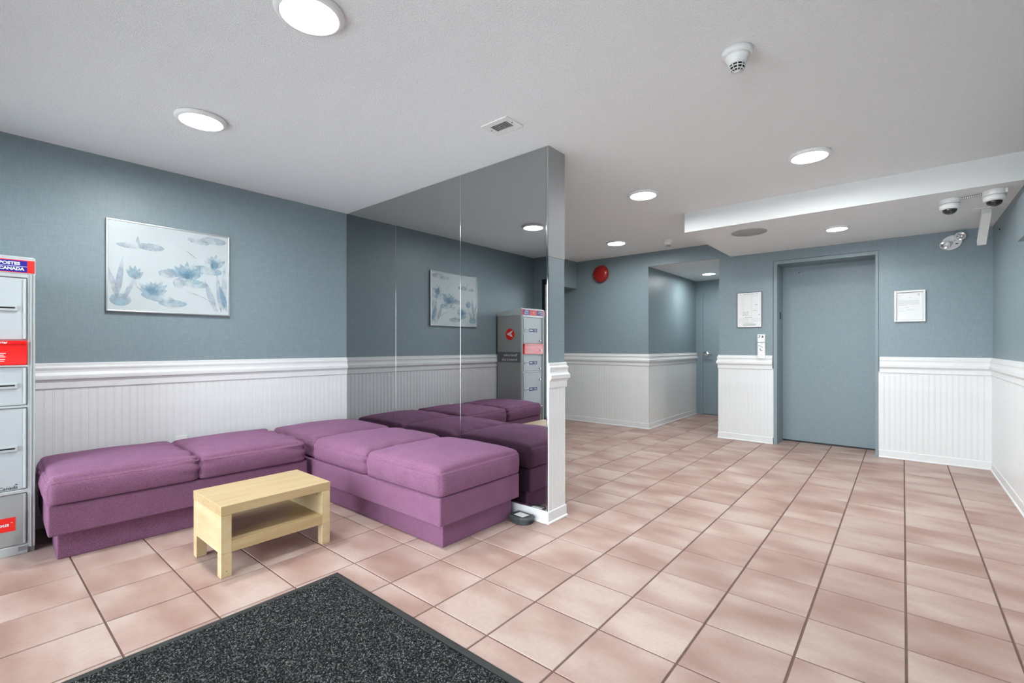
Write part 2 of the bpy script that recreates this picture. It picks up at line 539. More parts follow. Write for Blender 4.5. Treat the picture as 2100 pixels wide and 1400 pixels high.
# hall end wall around its door
hd = MB(); hd.box(HX0, -2.545, HY, HY + 0.12, 0, HH); hd.box(-1.76, HX1, HY, HY + 0.12, 0, HH); hd.box(-2.545, -1.76, HY, HY + 0.12, 2.01, HH)
struct(hd.build('wall_hall_end', 'wall'), 'blue end wall of the passage')
# blue boxed duct over the corridor behind the partition, and the box on the right wall
struct(MB().box(XL, -3.729, YW, YB, 1.966, H).build('trim_8', 'wall'), 'blue boxed duct under the ceiling by the fire bell')
struct(MB().box(0.578, XR, 3.2, 4.51, 1.797, 2.07).build('trim_9', 'wall'), 'blue boxed header on the wall beside the cameras')
# glazed front
wf = MB()
wf.box(XL, -3.91, YF - 0.1, YF, 0, H); wf.box(0.30, XR, YF - 0.1, YF, 0, H); wf.box(-3.91, 0.30, YF - 0.1, YF, 2.05, H)
struct(wf.build('wall_front', 'wall'), 'blue wall around the glazed entrance front')
gx = [-3.91, -2.8575, -1.805, -0.7525, 0.30]
for k in range(4):
    a, b = gx[k], gx[k + 1]
    fm = MB(); t = 0.05
    fm.box(a, a + t, YF - 0.08, YF - 0.02, 0, 2.05); fm.box(b - t, b, YF - 0.08, YF - 0.02, 0, 2.05)
    fm.box(a + t, b - t, YF - 0.08, YF - 0.02, 0, 0.1); fm.box(a + t, b - t, YF - 0.08, YF - 0.02, 1.98, 2.05)
    w = struct(fm.build('window_%d' % (k + 1), 'darkframe'), 'black framed glass front behind the mat')
    MB().box(a + t, b - t, YF - 0.053, YF - 0.047, 0.1, 1.98).build('pane', 'glass', w)
struct(MB().box(-14, 8, -14, YF - 0.1, -0.12, -0.05).build('ground_outside', 'pave'), 'pale pavement outside the glazed front')

# beadboard
BP = 0.0415
def board_mesh():
    prof = [(0, 0), (0, 0.006), (0.0275, 0.006), (0.0290, 0.0042), (0.0305, 0.0058), (0.0345, 0.0058), (0.0360, 0.0042), (0.0375, 0.006), (0.0413, 0.006), (0.0413, 0)]
    b = MB(); n = len(prof)
    vs = [(u, -t, 0.07) for u, t in prof] + [(u, -t, 0.852) for u, t in prof]
    b.add(vs, [(k, k + 1, n + k + 1, n + k) for k in range(n - 1)])
    return b.mesh('bead_board', 'white')
BM = board_mesh()
def boards(wall, x, y, rz, count):
    d = Vector((math.cos(rz), math.sin(rz), 0))
    for k in range(count):
        o = bpy.data.objects.new('bead_board', BM); COL.objects.link(o); o.parent = wall
        o.location = Vector((x, y, 0)) + d * (k * BP)
        o.rotation_euler = (0, 0, rz)
boards(wall_left, XL, 0.02, PI / 2, int((YM - 0.02) / BP) + 1)
boards(wall_part, XP, YM + 0.008, PI / 2, 4)
boards(wall_back, XL + 0.05, YB, 0, int((HX0 - XL - 0.05) / BP))
boards(wall_back, HX0, YB + 0.004, PI / 2, int((HY - YB - 0.02) / BP))
boards(wall_elev, HX1 + 0.004, YB, 0, int((-1.13 - HX1) / BP))
boards(wall_elev, -0.175, YB, 0, int((XR + 0.175) / BP))
boards(wall_right, XR, YB - 0.008, -PI / 2, 60)
for wl, bx_ in ((wall_back, (HX0 - 0.046, HX0 + 0.007, YB - 0.007, YB + 0.006)), (wall_back, (HX0, HX0 + 0.0065, HY - 0.06, HY - 0.001)),
                (wall_elev, (-1.176, -1.122, YB - 0.0065, YB)), (wall_elev, (HX1 - 0.007, HX1 + 0.005, YB - 0.007, YB + 0.04)),
                (wall_elev, (-0.188, -0.174, YB - 0.0065, YB)), (wall_elev, (XR - 0.042, XR, YB - 0.0065, YB)),
                (wall_part, (XP, XP + 0.0065, YW - 0.012, YW)), (wall_part, (XP, XP + 0.0065, YM + 0.001, YM + 0.0085))):
    MB().box(bx_[0], bx_[1], bx_[2], bx_[3], 0.07, 0.852).build('corner_bead', 'white', wl)
o = MB().box(XR - 0.006, XR, YF, YB - 0.01 - 60 * BP, 0.07, 0.852).build('wainscot_panel', 'white', wall_right)

# chair rails
RP = [(0, 0.842), (0.010, 0.842), (0.013, 0.848), (0.013, 0.884), (0.016, 0.888), (0.016, 0.892), (0.027, 0.903), (0.028, 0.912), (0.028, 0.926), (0.021, 0.934), (0.017, 0.944), (0.0165, 0.958), (0.020, 0.968), (0.020, 0.976), (0.012, 0.984), (0.011, 1.000), (0.008, 1.003), (0, 1.003)]
def rail(i, path, lab): struct(MB().sweep(path, RP).build('trim_%d' % i, 'white'), lab)
rail(1, [(XL, YF), (XL, YM - 0.001)], 'white moulded chair rail behind the sofa')
rail(2, [(XP, YM - 0.004), (XP, YW), (-3.9, YW)], 'white moulded chair rail wrapping the mirror partition end')
rail(3, [(XL, YW), (XL, YB), (HX0, YB), (HX0, HY)], 'white moulded chair rail under the fire bell')
rail(4, [(HX1, HY), (HX1, YB), (-1.135, YB)], 'white moulded chair rail left of the elevator door')
rail(5, [(-0.178, YB), (XR, YB), (XR, YF)], 'white moulded chair rail right of the elevator door')
# vertical bead at the partition edge
BB = [(0, 0), (0.018, 0), (0.018, 0.006), (0.011, 0.014), (0.011, 0.070), (0.008, 0.075), (0, 0.075)]
def base(nm, path, lab): struct(MB().sweep(path, BB).build('baseboard_' + nm, 'white'), lab)
base('left', [(XL, YF), (XL, YM), (XP, YM), (XP, YW), (-3.9, YW)], 'white baseboard under the mirror')
base('back', [(XL, YW), (XL, YB), (HX0, YB), (HX0, HY)], 'white baseboard under the fire bell wall')
base('elevator', [(HX1, HY), (HX1, YB), (-1.128, YB)], 'white baseboard left of the elevator door')
base('right', [(-0.186, YB), (XR, YB), (XR, YF)], 'white baseboard right of the elevator door')

# elevator (door_1)
fr = MB()
# face frame with deep jambs
pf = 0.014
fr.box(EX0 - 0.034, EX0, YB - pf, EY + 0.01, 0, EZ + 0.036)
fr.box(EX1, EX1 + 0.022, YB - pf, EY + 0.01, 0, EZ + 0.036)
fr.box(EX0, EX1, YB - pf, EY + 0.01, EZ, EZ + 0.036)
d1 = struct(fr.build('door_1', 'wall'), 'blue painted elevator doorway')
MB().box(EX0, EX1, EY, EY + 0.04, 0.018, EZ).build('door_leaf', 'wall', d1)['label'] = 'plain blue sliding elevator door leaf'
MB().box(EX0, EX1, EY + 0.006, EY + 0.04, 0.0, 0.018).build('door_gap', 'black', d1)
MB().lathe([(0.006, 0), (0.006, 0.004), (0, 0.004)], (-0.92, EY - 0.004, 1.96), 'y', 12).build('key_hole', 'black', d1)
MB().bbox(EX0 - 0.002, EX0 + 0.006, 6.10, 6.13, 1.42, 1.50, 0.002).build('jamb_sensor', 'black', d1)
MB().box(EX0 - 0.040, EX0 - 0.034, YB - 0.001, YB + 0.02, 0, EZ + 0.042).box(EX0 - 0.040, EX1 + 0.024, YB - 0.001, YB + 0.02, EZ + 0.036, EZ + 0.042).build('shadow_gap', 'darkgrey', d1)
# passage door (door_2)
d2f = MB(); d2f.box(-2.545, -2.50, HY - 0.02, HY + 0.08, 0, 2.01); d2f.box(-1.80, -1.76, HY - 0.02, HY + 0.08, 0, 2.01); d2f.box(-2.50, -1.80, HY - 0.02, HY + 0.08, 1.975, 2.01)
d2f.box(-2.50, -1.80, HY + 0.03, HY + 0.08, 0, 0.011)
d2 = struct(d2f.build('door_2', 'wall'), 'blue painted door at the end of the passage')
lf = MB().box(-2.497, -1.803, HY, HY + 0.045, 0.012, 1.972).build('door_leaf', 'wall', d2)
hb = MB(); hb.lathe([(0.044, 0), (0.044, -0.010), (0.034, -0.018), (0, -0.018)], (-2.445, HY, 0.985), 'y', 24)
hb.tube([(-2.445, HY - 0.01, 0.985), (-2.445, HY - 0.06, 0.985), (-2.425, HY - 0.066, 0.985), (-2.34, HY - 0.062, 0.98)], [0.018, 0.016, 0.013, 0.011], 10)
hb.build('handle', 'chrome', lf)['label'] = 'chrome lever handle'

# ================================================================== MIRROR
wm = thing('wall_mirror', ((XL + XP) / 2, YM + 0.005, 0.076), 'tall smoked mirror of three panels on the partition beside the sofa', 'mirror')
jx = [XL + 0.002, -3.268, -2.488, XP - 0.012]
for k in range(3):
    MB().bbox(jx[k] + (0.0012 if k else 0), jx[k + 1] - 0.0012, YM, YM + 0.006, 0.082, H - 0.002, 0.0012, 1).build('mirror_panel', 'mirror', wm)
for xx, ww in ((jx[1], 0.0006), (jx[2], 0.0018)):
    MB().bbox(xx - ww, xx + ww, YM - 0.0012, YM + 0.005, 0.084, H - 0.003, 0.0007, 2).build('joint_strip', 'chrome', wm)
MB().box(XL + 0.002, XP - 0.004, YM - 0.004, YM - 0.0005, 0.076, 0.088).build('bottom_channel', 'chrome', wm)
et = MB(); et.bbox(XP - 0.011, XP + 0.002, YM - 0.003, YM + 0.008, 0.082, H - 0.002, 0.003, 3)
et.build('edge_trim', 'smoked_edge', wm)['label'] = 'polished metal edge strip'

# ================================================================== BENCH SOFA
def cushion(x0, x1, y0, y1, z0, z1, crown, seed, wr=(0, 0, 0, 0)):
    """soft box cushion; wr = gathering strength at the -x, +x, -y, +y sides"""
    n, nz = 30, 14
    b = MB(); idx = {}
    lx, ly, lz = (x1 - x0) / 2, (y1 - y0) / 2, (z1 - z0) / 2
    cx, cy, cz = (x0 + x1) / 2, (y0 + y1) / 2, (z0 + z1) / 2
    r = 0.034
    sd = Vector((seed * 3.1, seed * 1.7, seed * 0.9))
    def vert(i, j, k):
        if (i, j, k) in idx: return idx[(i, j, k)]
        f = lambda t: math.copysign(1 - (1 - abs(t)) ** 1.6, t)
        a, bb, c = f(2 * i / n - 1), f(2 * j / n - 1), f(2 * k / nz - 1)
        p = Vector((a * lx, bb * ly, c * lz))
        rb = 0.012 if c < 0 else r
        inner = Vector((max(-lx + r, min(lx - r, p.x)), max(-ly + r, min(ly - r, p.y)), max(-lz + rb, min(lz - rb, p.z))))
        d = p - inner
        if d.length > 1e-9:
            q = Vector((abs(d.x) / r, abs(d.y) / r, abs(d.z) / rb)); m = max(q)
            dn = Vector((d.x / r, d.y / r, d.z / rb)); L = dn.length
            s = m / L
            p = inner + Vector((d.x, d.y, d.z)) * s
        u = 1 - a * a; v = 1 - bb * bb; w = 1 - c * c
        p.z += max(0, c) * crown * (max(0, u) ** 0.45) * (max(0, v) ** 0.45)
        bul = 0.014 * w
        if abs(a) > 0.97: p.x += math.copysign(bul * max(0, v) ** 0.5, a)
        if abs(bb) > 0.97: p.y += math.copysign(bul * max(0, u) ** 0.5, bb)
        # gathers running away from a squeezed side
        g = 0
        for s_, t_, st in ((-a, bb, wr[0]), (a, bb, wr[1]), (-bb, a, wr[2]), (bb, a, wr[3])):
            if st and s_ > 0.2 and c > -0.6:
                ph = t_ * 13 + c * 7 + 4 * noise.noise(sd + Vector((t_ * 2, s_ * 1.5, c * 1.5)))
                g += st * (s_ - 0.2) ** 2 * math.sin(ph) * (0.6 + 0.8 * noise.noise(sd + Vector((t_ * 4, c * 2, 0))))
        g += 0.004 * noise.noise(sd + p * 6)
        nv = Vector((a ** 5, bb ** 5, max(c, 0) ** 3))
        if nv.length > 1e-6 and c > -0.9: p += nv.normalized() * g
        idx[(i, j, k)] = len(b.v); b.v.append((p.x + cx, p.y + cy, p.z + cz))
        return idx[(i, j, k)]
    def quad(*q): b.smooth.add(len(b.f)); b.f.append([vert(*t) for t in q])
    for i in range(n):
        for j in range(n):
            quad((i, j, nz), (i + 1, j, nz), (i + 1, j + 1, nz), (i, j + 1, nz))
            quad((i, j, 0), (i, j + 1, 0), (i + 1, j + 1, 0), (i + 1, j, 0))
        for k in range(nz):
            quad((i, 0, k), (i + 1, 0, k), (i + 1, 0, k + 1), (i, 0, k + 1))
            quad((i, n, k), (i, n, k + 1), (i + 1, n, k + 1), (i + 1, n, k))
            quad((0, i, k), (0, i, k + 1), (0, i + 1, k + 1), (0, i + 1, k))
            quad((n, i, k), (n, i + 1, k), (n, i + 1, k + 1), (n, i, k + 1))
    # piping along the top edge
    kk = nz - 3
    ring = [(i, 0, kk) for i in range(2, n - 1)] + [(n, j, kk) for j in range(2, n - 1)] + [(i, n, kk) for i in range(n - 2, 1, -1)] + [(0, j, kk) for j in range(n - 2, 1, -1)]
    pts = [b.v[idx[t]] for t in ring]
    return b, pts

def add_cushion(par, *a):
    b, pts = cushion(*a)
    c = b.build('seat_cushion', 'fabric', par)
    MB().tube(pts, 0.0016, 5, closed=True).build('piping', 'fabric', c)
    return c
BZ0, BZ1 = 0.14, 0.295
# bench along the left wall (built straight, turned a touch)
piv = (-3.645, 0.96, 0)
s1 = thing('bench_sofa', piv, 'purple upholstered bench along the beadboard wall beside the parcel locker', 'sofa')
MB().bbox(-3.985, -3.275, 0.306, 1.622, BZ0, BZ1, 0.012, 3).build('base_band', 'fabric', s1)
MB().bbox(-3.965, -3.335, 0.345, 1.61, 0.0, BZ0 - 0.001, 0.006, 2).build('plinth', 'fabric', s1)
add_cushion(s1, -3.985, -3.262, 0.302, 0.957, BZ1 + 0.001, 0.43, 0.042, 1, (0, 0, 0.006, 0.020))
add_cushion(s1, -3.985, -3.262, 0.959, 1.606, BZ1 + 0.001, 0.43, 0.042, 2, (0, 0, 0.010, 0.022))
s1.rotation_euler = (0, 0, -0.033)
# bench along the mirror
s2 = thing('bench_sofa', (-2.92, 1.98, 0), 'purple upholstered three-seat bench pushed against the smoked mirror', 'sofa')
MB().bbox(-3.95, -1.885, 1.652, 2.322, BZ0, BZ1, 0.012, 3).build('base_band', 'fabric', s2)
MB().bbox(-3.93, -1.935, 1.715, 2.30, 0.0, BZ0 - 0.001, 0.006, 2).build('plinth', 'fabric', s2)
add_cushion(s2, -3.955, -3.262, 1.66, 2.328, BZ1 + 0.001, 0.432, 0.045, 3, (0, 0.010, 0.008, 0))
add_cushion(s2, -3.258, -2.585, 1.65, 2.328, BZ1 + 0.001, 0.432, 0.045, 4, (0.008, 0.020, 0, 0.006))
add_cushion(s2, -2.581, -1.880, 1.646, 2.328, BZ1 + 0.001, 0.438, 0.045, 5, (0.006, 0, 0, 0))

# ================================================================== COFFEE TABLE
tx0, tx1, ty0, ty1, tz = -2.880, -2.480, 0.806, 1.358, 0.344
tb = thing('coffee_table', ((tx0 + tx1) / 2, (ty0 + ty1) / 2, 0), 'low pale birch coffee table with open shelf by the purple benches', 'table')
MB().bbox(tx0, tx1, ty0, ty1, tz - 0.046, tz, 0.0015, 1).build('table_top', 'birch', tb)
for a, b in ((ty0 + 0.0012, ty0 + 0.0475), (ty1 - 0.0475, ty1 - 0.0012)):
    MB().bbox(tx0 + 0.001, tx1 - 0.001, a, b, 0.1155, tz - 0.0468, 0.0012, 1).build('side_panel', 'birch_side_lit', tb)
MB().bbox(tx0 + 0.001, tx1 - 0.001, ty0 + 0.048, ty1 - 0.048, 0.1155, 0.168, 0.0012, 1).build('shelf', 'birch', tb)
for a in (tx0 + 0.001, tx1 - 0.048):
    for b in (ty0 + 0.001, ty1 - 0.048):
        MB().bbox(a, a + 0.047, b, b + 0.047, 0, 0.115, 0.0012, 1).build('leg', 'birch_side_lit', tb)
MB().lathe([(0.004, 0), (0.004, 0.002), (0, 0.002)], (tx1 - 0.06, ty1 - 0.0478, 0.27), 'y', 10).build('screw_hole', 'black', tb)
MB().lathe([(0.0022, 0), (0.0022, 0.0008), (0, 0.0008)], (tx1 - 0.0008, ty0 + 0.025, 0.03), 'x', 10).build('screw_hole', 'darkgrey', tb)

# ================================================================== ENTRANCE MAT
mx0, mx1, my0, my1 = -2.118, -0.29, -0.03, 1.196
mt = thing('entrance_mat', ((mx0 + mx1) / 2, (my0 + my1) / 2, 0), 'charcoal speckled carpet mat with black rubber edge on the tiles', 'mat')
bw = 0.034
rim = MB()
prof = [(0, 0.0005), (0, 0.003), (0.012, 0.0065), (bw, 0.007), (bw, 0.0005)]
pth = [(mx0, my0), (mx1, my0), (mx1, my1), (mx0, my1)]
vs = []; fs = []; L = len(prof)
for (x, y) in pth:
    sx = 1 if x == mx0 else -1; sy = 1 if y == my0 else -1
    for d, z in prof: vs.append((x + sx * d, y + sy * d, z))
for i in range(4):
    j = (i + 1) % 4
    for k in range(L): fs.append((i * L + k, i * L + (k + 1) % L, j * L + (k + 1) % L, j * L + k))
rim.add(vs, fs).build('rubber_border', 'rubber', mt)
pl = MB(); st = 0.0042
nx = int((mx1 - mx0 - 2 * bw) / st); ny = int((my1 - my0 - 2 * bw) / st)
vs = []
for j in range(ny + 1):
    for i in range(nx + 1):
        edge = i in (0, nx) or j in (0, ny)
        vs.append((mx0 + bw + i * st + (0 if edge else random.uniform(-1, 1) * 0.0013), my0 + bw + j * st + (0 if edge else random.uniform(-1, 1) * 0.0013), 0.006 if edge else 0.0085 + random.uniform(-0.0022, 0.0026)))
fs = [(j * (nx + 1) + i, j * (nx + 1) + i + 1, (j + 1) * (nx + 1) + i + 1, (j + 1) * (nx + 1) + i) for j in range(ny) for i in range(nx)]
pl.add(vs, fs)
po_ = pl.build('carpet_pile', 'pile', mt); po_['kind'] = 'stuff'

# ================================================================== PARCEL LOCKER
LX, LB, LY0, LY1, LZ = -3.60, -4.0, -0.20, 0.274, 1.58
lk = thing('parcel_locker', ((LX + LB) / 2, (LY0 + LY1) / 2, 0), 'grey parcel locker cabinet with red and blue header against the wall', 'locker')
MB().box(LB, LX - 0.012, LY0 + 0.006, LY1 - 0.002, 0.0, 1.494).build('body', 'locker_side', lk)
# header cap: taller in front, sloping back
cp = MB()
outl = [(LB, 1.494), (LX, 1.494), (LX, 1.574), (LX - 0.012, 1.586), (LX - 0.03, 1.588), (LB, 1.535)]
y0c, y1c = LY0 - 0.001, LY1 + 0.001
vs = [(x, y0c, z) for x, z in outl] + [(x, y1c, z) for x, z in outl]; n = len(outl)
bmc = bmesh.new(); bv = [bmc.verts.new(v) for v in vs]
bmc.faces.new(bv[:n]); bmc.faces.new(bv[n:][::-1])
for k in range(n): bmc.faces.new((bv[k], bv[n + k], bv[n + (k + 1) % n], bv[(k + 1) % n]))
ve = [e for e in bmc.edges if e.verts[0].co.x > LX - 0.04 and e.verts[1].co.x > LX - 0.04 and e.verts[0].co.z > 1.5 and e.verts[1].co.z > 1.5]
bmesh.ops.bevel(bmc, geom=ve, offset=0.006, segments=2, affect='EDGES')
bmc.verts.index_update()
cp.add([v.co[:] for v in bmc.verts], [[v.index for v in f.verts] for f in bmc.faces]); bmc.free()
cap = cp.build('header_cap', 'alu', lk)
MB().box(LX, LX + 0.002, LY0 + 0.01, 0.2713, 1.499, 1.566).build('sign_panel', 'sign_red', cap)
for a, b in ((0.112, 0.2434), (-0.165, -0.0336)):
    MB().box(LX + 0.002, LX + 0.003, a, b, 1.502, 1.5615).build('sign_block', 'sign_blue', cap)
    MB().box(LX + 0.003, LX + 0.0036, a + 0.004, b, 1.5305, 1.5325).build('sign_line', 'paper', cap)
for t, y, z in (('POSTES', 0.1405, 1.539), ('CANADA', 0.1405, 1.511), ('CANADA', -0.157, 1.539), ('POST', -0.157, 1.511)):
    text_obj(t, 0.0215, (LX + 0.0042, y, z), (0, 1, 0), (0, 0, 1), 'paper', 'lettering', cap, bold=0.0008, sx=1.06 if t != 'CANADA' else 1.0)
def chevron(org, u, v, nrm, s, name, par, m='paper'):
    b = MB(); b.plate([(-0.9 * s, 0), (0.75 * s, 0.75 * s), (0.35 * s, 0.1 * s)], org, u, v, nrm, 0.0006)
    b.plate([(-0.9 * s, 0), (0.3 * s, 0), (0.75 * s, -0.7 * s)], org, u, v, nrm, 0.0006)
    return b.build(name, m, par)
chevron((LX + 0.003, 0.040, 1.532), (0, -1, 0), (0, 0, 1), (1, 0, 0), 0.020, 'emblem', cap)
# front columns and rails
for a, b in ((0.2445, LY1), (LY0, LY0 + 0.034)):
    cl = MB(); cl.bbox(LX - 0.02, LX - 0.002, a, b, 0.03, 1.494, 0.003, 2)
    w_ = b - a
    cl.bbox(LX - 0.008, LX + 0.005, a + w_ * 0.36, a + w_ * 0.52, 0.03, 1.494, 0.002, 2)
    cl.bbox(LX - 0.008, LX + 0.003, a + w_ * 0.72, a + w_ * 0.98, 0.03, 1.494, 0.003, 2)
    cl.build('corner_post', 'alu', lk)
for z0, z1 in ((1.474, 1.494), (0.780, 0.790), (0.325, 0.342), (0.0, 0.048)):
    MB().bbox(LX - 0.016, LX - 0.001, LY0 + 0.03, 0.246, z0, z1, 0.002, 1).build('cross_rail', 'alu', lk)
def ldoor(z0, z1, slot, key, lab=True, pan='locker_white'):
    d = MB(); y0d, y1d = LY0 + 0.037, 0.2415
    d.bbox(LX - 0.020, LX - 0.006, y0d, y1d, z0, z1, 0.004, 2)
    dd = d.build('locker_door', pan, lk)
    # rounded raised edge on the hinge side
    MB().bbox(LX - 0.012, LX + 0.004, y1d - 0.012, y1d - 0.001, z0 + 0.003, z1 - 0.003, 0.005, 3).build('door_edge', pan, dd)
    MB().bbox(LX - 0.012, LX + 0.004, y0d + 0.001, y0d + 0.012, z0 + 0.003, z1 - 0.003, 0.005, 3).build('door_edge', pan, dd)
    if slot:
        MB().bbox(LX - 0.008, LX + 0.003, 0.128, 0.208, slot - 0.017, slot + 0.012, 0.003, 2).build('slot_frame', 'alu', dd)
        MB().box(LX + 0.003, LX + 0.0036, 0.134, 0.1985, slot - 0.0045, slot + 0.0035).build('slot', 'black', dd)
        MB().box(LX - 0.006, LX - 0.0045, -0.048, 0.118, slot - 0.022, slot + 0.020).build('door_label', 'label_blue', dd)
        MB().box(LX - 0.0045, LX - 0.004, 0.05, 0.105, slot - 0.006, slot + 0.006).box(LX - 0.0045, LX - 0.004, -0.03, 0.0, slot - 0.012, slot - 0.006).box(LX - 0.0045, LX - 0.004, -0.03, 0.02, slot + 0.002, slot + 0.008).build('label_mark', 'paper', dd)['kind'] = 'stuff'
    if key:
        MB().lathe([(0.013, 0), (0.013, 0.010), (0.010, 0.013), (0, 0.013)], (LX - 0.006, -0.105, key), 'x', 16).build('lock_barrel', 'chrome', dd)
    return dd
ldoor(1.142, 1.470, 1.311, 1.18)
ldoor(0.794, 0.994, 0.900, 0.82)
dC = ldoor(0.346, 0.776, 0.567, 0.68)
dD = ldoor(0.052, 0.322, None, None, pan='locker_side')
# red drop box
rx = MB(); rx.bbox(LX - 0.016, LX + 0.012, LY0 + 0.037, 0.243, 1.008, 1.136, 0.006, 3)
rd = rx.build('drop_box', 'redclear', lk)
rd['label'] = 'glossy red drop box panel'
MB().bbox(LX + 0.004, LX + 0.020, LY0 + 0.037, 0.243, 1.118, 1.137, 0.004, 2).build('lip', 'redclear', rd)
MB().box(LX - 0.012, LX + 0.002, LY0 + 0.03, 0.245, 1.000, 1.007).build('sill', 'plastic', rd)
MB().lathe([(0.012, 0), (0.012, 0.010), (0, 0.012)], (LX + 0.010, -0.095, 1.055), 'x', 16).build('lock_barrel', 'chrome', rd)
ln = MB()
for k, (a, b) in enumerate(((0.05, 0.165), (0.06, 0.158), (0.05, 0.164), (0.07, 0.163), (0.05, 0.160))):
    ln.box(LX + 0.012, LX + 0.0125, a, b, 1.068 - k * 0.009 - (0.004 if k > 2 else 0), 1.0715 - k * 0.009 - (0.004 if k > 2 else 0))
ln.build('print_lines', 'paper', rd)['kind'] = 'stuff'
text_obj('Courrier', 0.017, (LX + 0.0206, 0.109, 1.122), (0, 1, 0), (0, 0, 1), 'paper', 'lettering', rd, bold=0.0004)
text_obj('Canada', 0.0235, (LX - 0.0055, 0.1385, 0.352), (0, 1, 0), (0, 0, 1), 'ink_dark', 'lettering', dC, bold=0.0005)
MB().box(LX - 0.0055, LX - 0.005, 0.199, 0.208, 0.371, 0.376).build('flag_mark', 'ink_dark', dC)
MB().box(LX - 0.006, LX - 0.005, 0.06, 0.2005, 0.132, 0.204).build('slogan_tag', 'sign_red', dD)
text_obj('vous', 0.026, (LX - 0.0045, 0.1265, 0.161), (0, 1, 0), (0, 0, 1), 'paper', 'lettering', dD, bold=0.0008, sx=1.05)
text_obj('\u2122', 0.010, (LX - 0.0045, 0.1815, 0.172), (0, 1, 0), (0, 0, 1), 'paper', 'lettering', dD)
MB().box(LX - 0.001, LX, 0.21, 0.245, 0.018, 0.04).build('asset_sticker', 'ink', lk)
# side graphics facing the mirror
MB().plate(ellipse(0, 0, 0.072, 0.072, 36), (-3.79, LY1 - 0.002, 1.258), (-1, 0, 0), (0, 0, 1), (0, 1, 0), 0.001).build('emblem_disc', 'sign_red', lk)
chevron((-3.79, LY1 - 0.001, 1.262), (1, 0, 0), (0, 0, 1), (0, 1, 0), 0.062, 'emblem', lk)
MB().box(LB + 0.004, LX - 0.014, LY1 - 0.002, LY1 - 0.001, 0.905, 1.035).build('name_strip', 'strip', lk)
text_obj('Parcel Locker', 0.044, (-3.672, LY1 - 0.0004, 0.983), (-1, 0, 0), (0, 0, 1), 'paper', 'lettering', lk, bold=0.0005, sx=0.92)
text_obj('Armoire \u00e0 colis', 0.044, (-3.672, LY1 - 0.0004, 0.928), (-1, 0, 0), (0, 0, 1), 'paper', 'lettering', lk, bold=0.0005, sx=0.92)

# ================================================================== PICTURE
py0, py1, pz0, pz1, px = 0.632, 1.368, 1.340, 1.957, XL
pic = thing('framed_picture', (px + 0.012, (py0 + py1) / 2, pz0), 'pale blue water lily print in a thin silver frame', 'picture')
fw_, fd = 0.009, 0.024
pf_ = MB()
for a in ((py0, py0 + fw_, pz0, pz1), (py1 - fw_, py1, pz0, pz1), (py0 + fw_, py1 - fw_, pz0, pz0 + fw_), (py0 + fw_, py1 - fw_, pz1 - fw_, pz1)):
    pf_.bbox(px + 0.001, px + fd, *a, 0.002, 2)
pf_.build('frame', 'steel', pic)
prt = MB().box(px + 0.002, px + fd - 0.006, py0 + fw_, py1 - fw_, pz0 + fw_, pz1 - fw_).build('print', 'artpaper', pic)
PW, PH = py1 - py0 - 2 * fw_, pz1 - pz0 - 2 * fw_
po0 = (px + fd - 0.006, py0 + fw_, pz0 + fw_)
lay = [0]
def wash(polys, mat):
    b = MB()
    for p in polys:
        lay[0] += 1
        b.add([(po0[0] + 0.0001 * lay[0] * 0.6 + 0.0002, po0[1] + a * PW, po0[2] + c * PH) for a, c in p], [tuple(range(len(p)))])
    b.build('watercolour_wash', mat, prt)['kind'] = 'stuff'
def petal(x, y, l, w, ang):
    out = []
    for k in range(13):
        t = k / 12; out.append((t * l, w * math.sin(PI * t ** 0.8) * 0.5))
    for k in range(11, 0, -1):
        t = k / 12; out.append((t * l, -w * math.sin(PI * t ** 0.8) * 0.5))
    ca, sa = math.cos(ang), math.sin(ang)
    return [(x + (a * ca - b * sa), y + (a * sa + b * ca) * 1.2) for a, b in out]
def clip(p): return [(min(0.995, max(0.005, a)), min(0.995, max(0.005, b))) for a, b in p]
def flower(x, y, s, n=7, sp=1.9):
    return [clip(petal(x, y, s * random.uniform(0.75, 1.05), s * 0.34, PI / 2 + (k / (n - 1) - 0.5) * sp)) for k in range(n)]
def stem(pts, w):
    L_ = []; R_ = []
    for i, (x, y) in enumerate(pts):
        a = pts[max(0, i - 1)]; b = pts[min(len(pts) - 1, i + 1)]
        d = math.hypot(b[0] - a[0], b[1] - a[1]); nx_, ny_ = -(b[1] - a[1]) / d * w, (b[0] - a[0]) / d * w
        L_.append((x + nx_, y + ny_)); R_.append((x - nx_, y - ny_))
    return clip(L_ + R_[::-1])
wash([clip(ellipse(0.17, 0.74, 0.11, 0.032)), clip(ellipse(0.32, 0.75, 0.11, 0.042)), clip(ellipse(0.72, 0.90, 0.10, 0.035, rot=-0.15)), clip(ellipse(0.86, 0.93, 0.12, 0.045)), clip(ellipse(0.46, 0.46, 0.08, 0.05)), clip(ellipse(0.55, 0.36, 0.05, 0.06)), clip(petal(0.22, 0.74, 0.10, 0.03, PI / 2))], 'wash3')
wash([clip(ellipse(0.80, 0.55, 0.14, 0.055, rot=-0.1)), clip(ellipse(0.68, 0.37, 0.13, 0.05, rot=-0.1)), clip(ellipse(0.38, 0.17, 0.14, 0.05, rot=-0.2)), clip(ellipse(0.50, 0.11, 0.12, 0.045)), clip(ellipse(0.09, 0.12, 0.08, 0.07))], 'wash1')
wash(flower(0.62, 0.42, 0.19, 7, 2.2) + flower(0.86, 0.58, 0.16, 6, 1.7) + flower(0.34, 0.20, 0.16, 8, 2.3) + flower(0.20, 0.36, 0.13, 5, 1.3), 'wash1')
wash(flower(0.62, 0.42, 0.11, 5, 1.6) + flower(0.33, 0.20, 0.09, 5, 1.4) + flower(0.86, 0.58, 0.10, 4, 1.2), 'wash2')
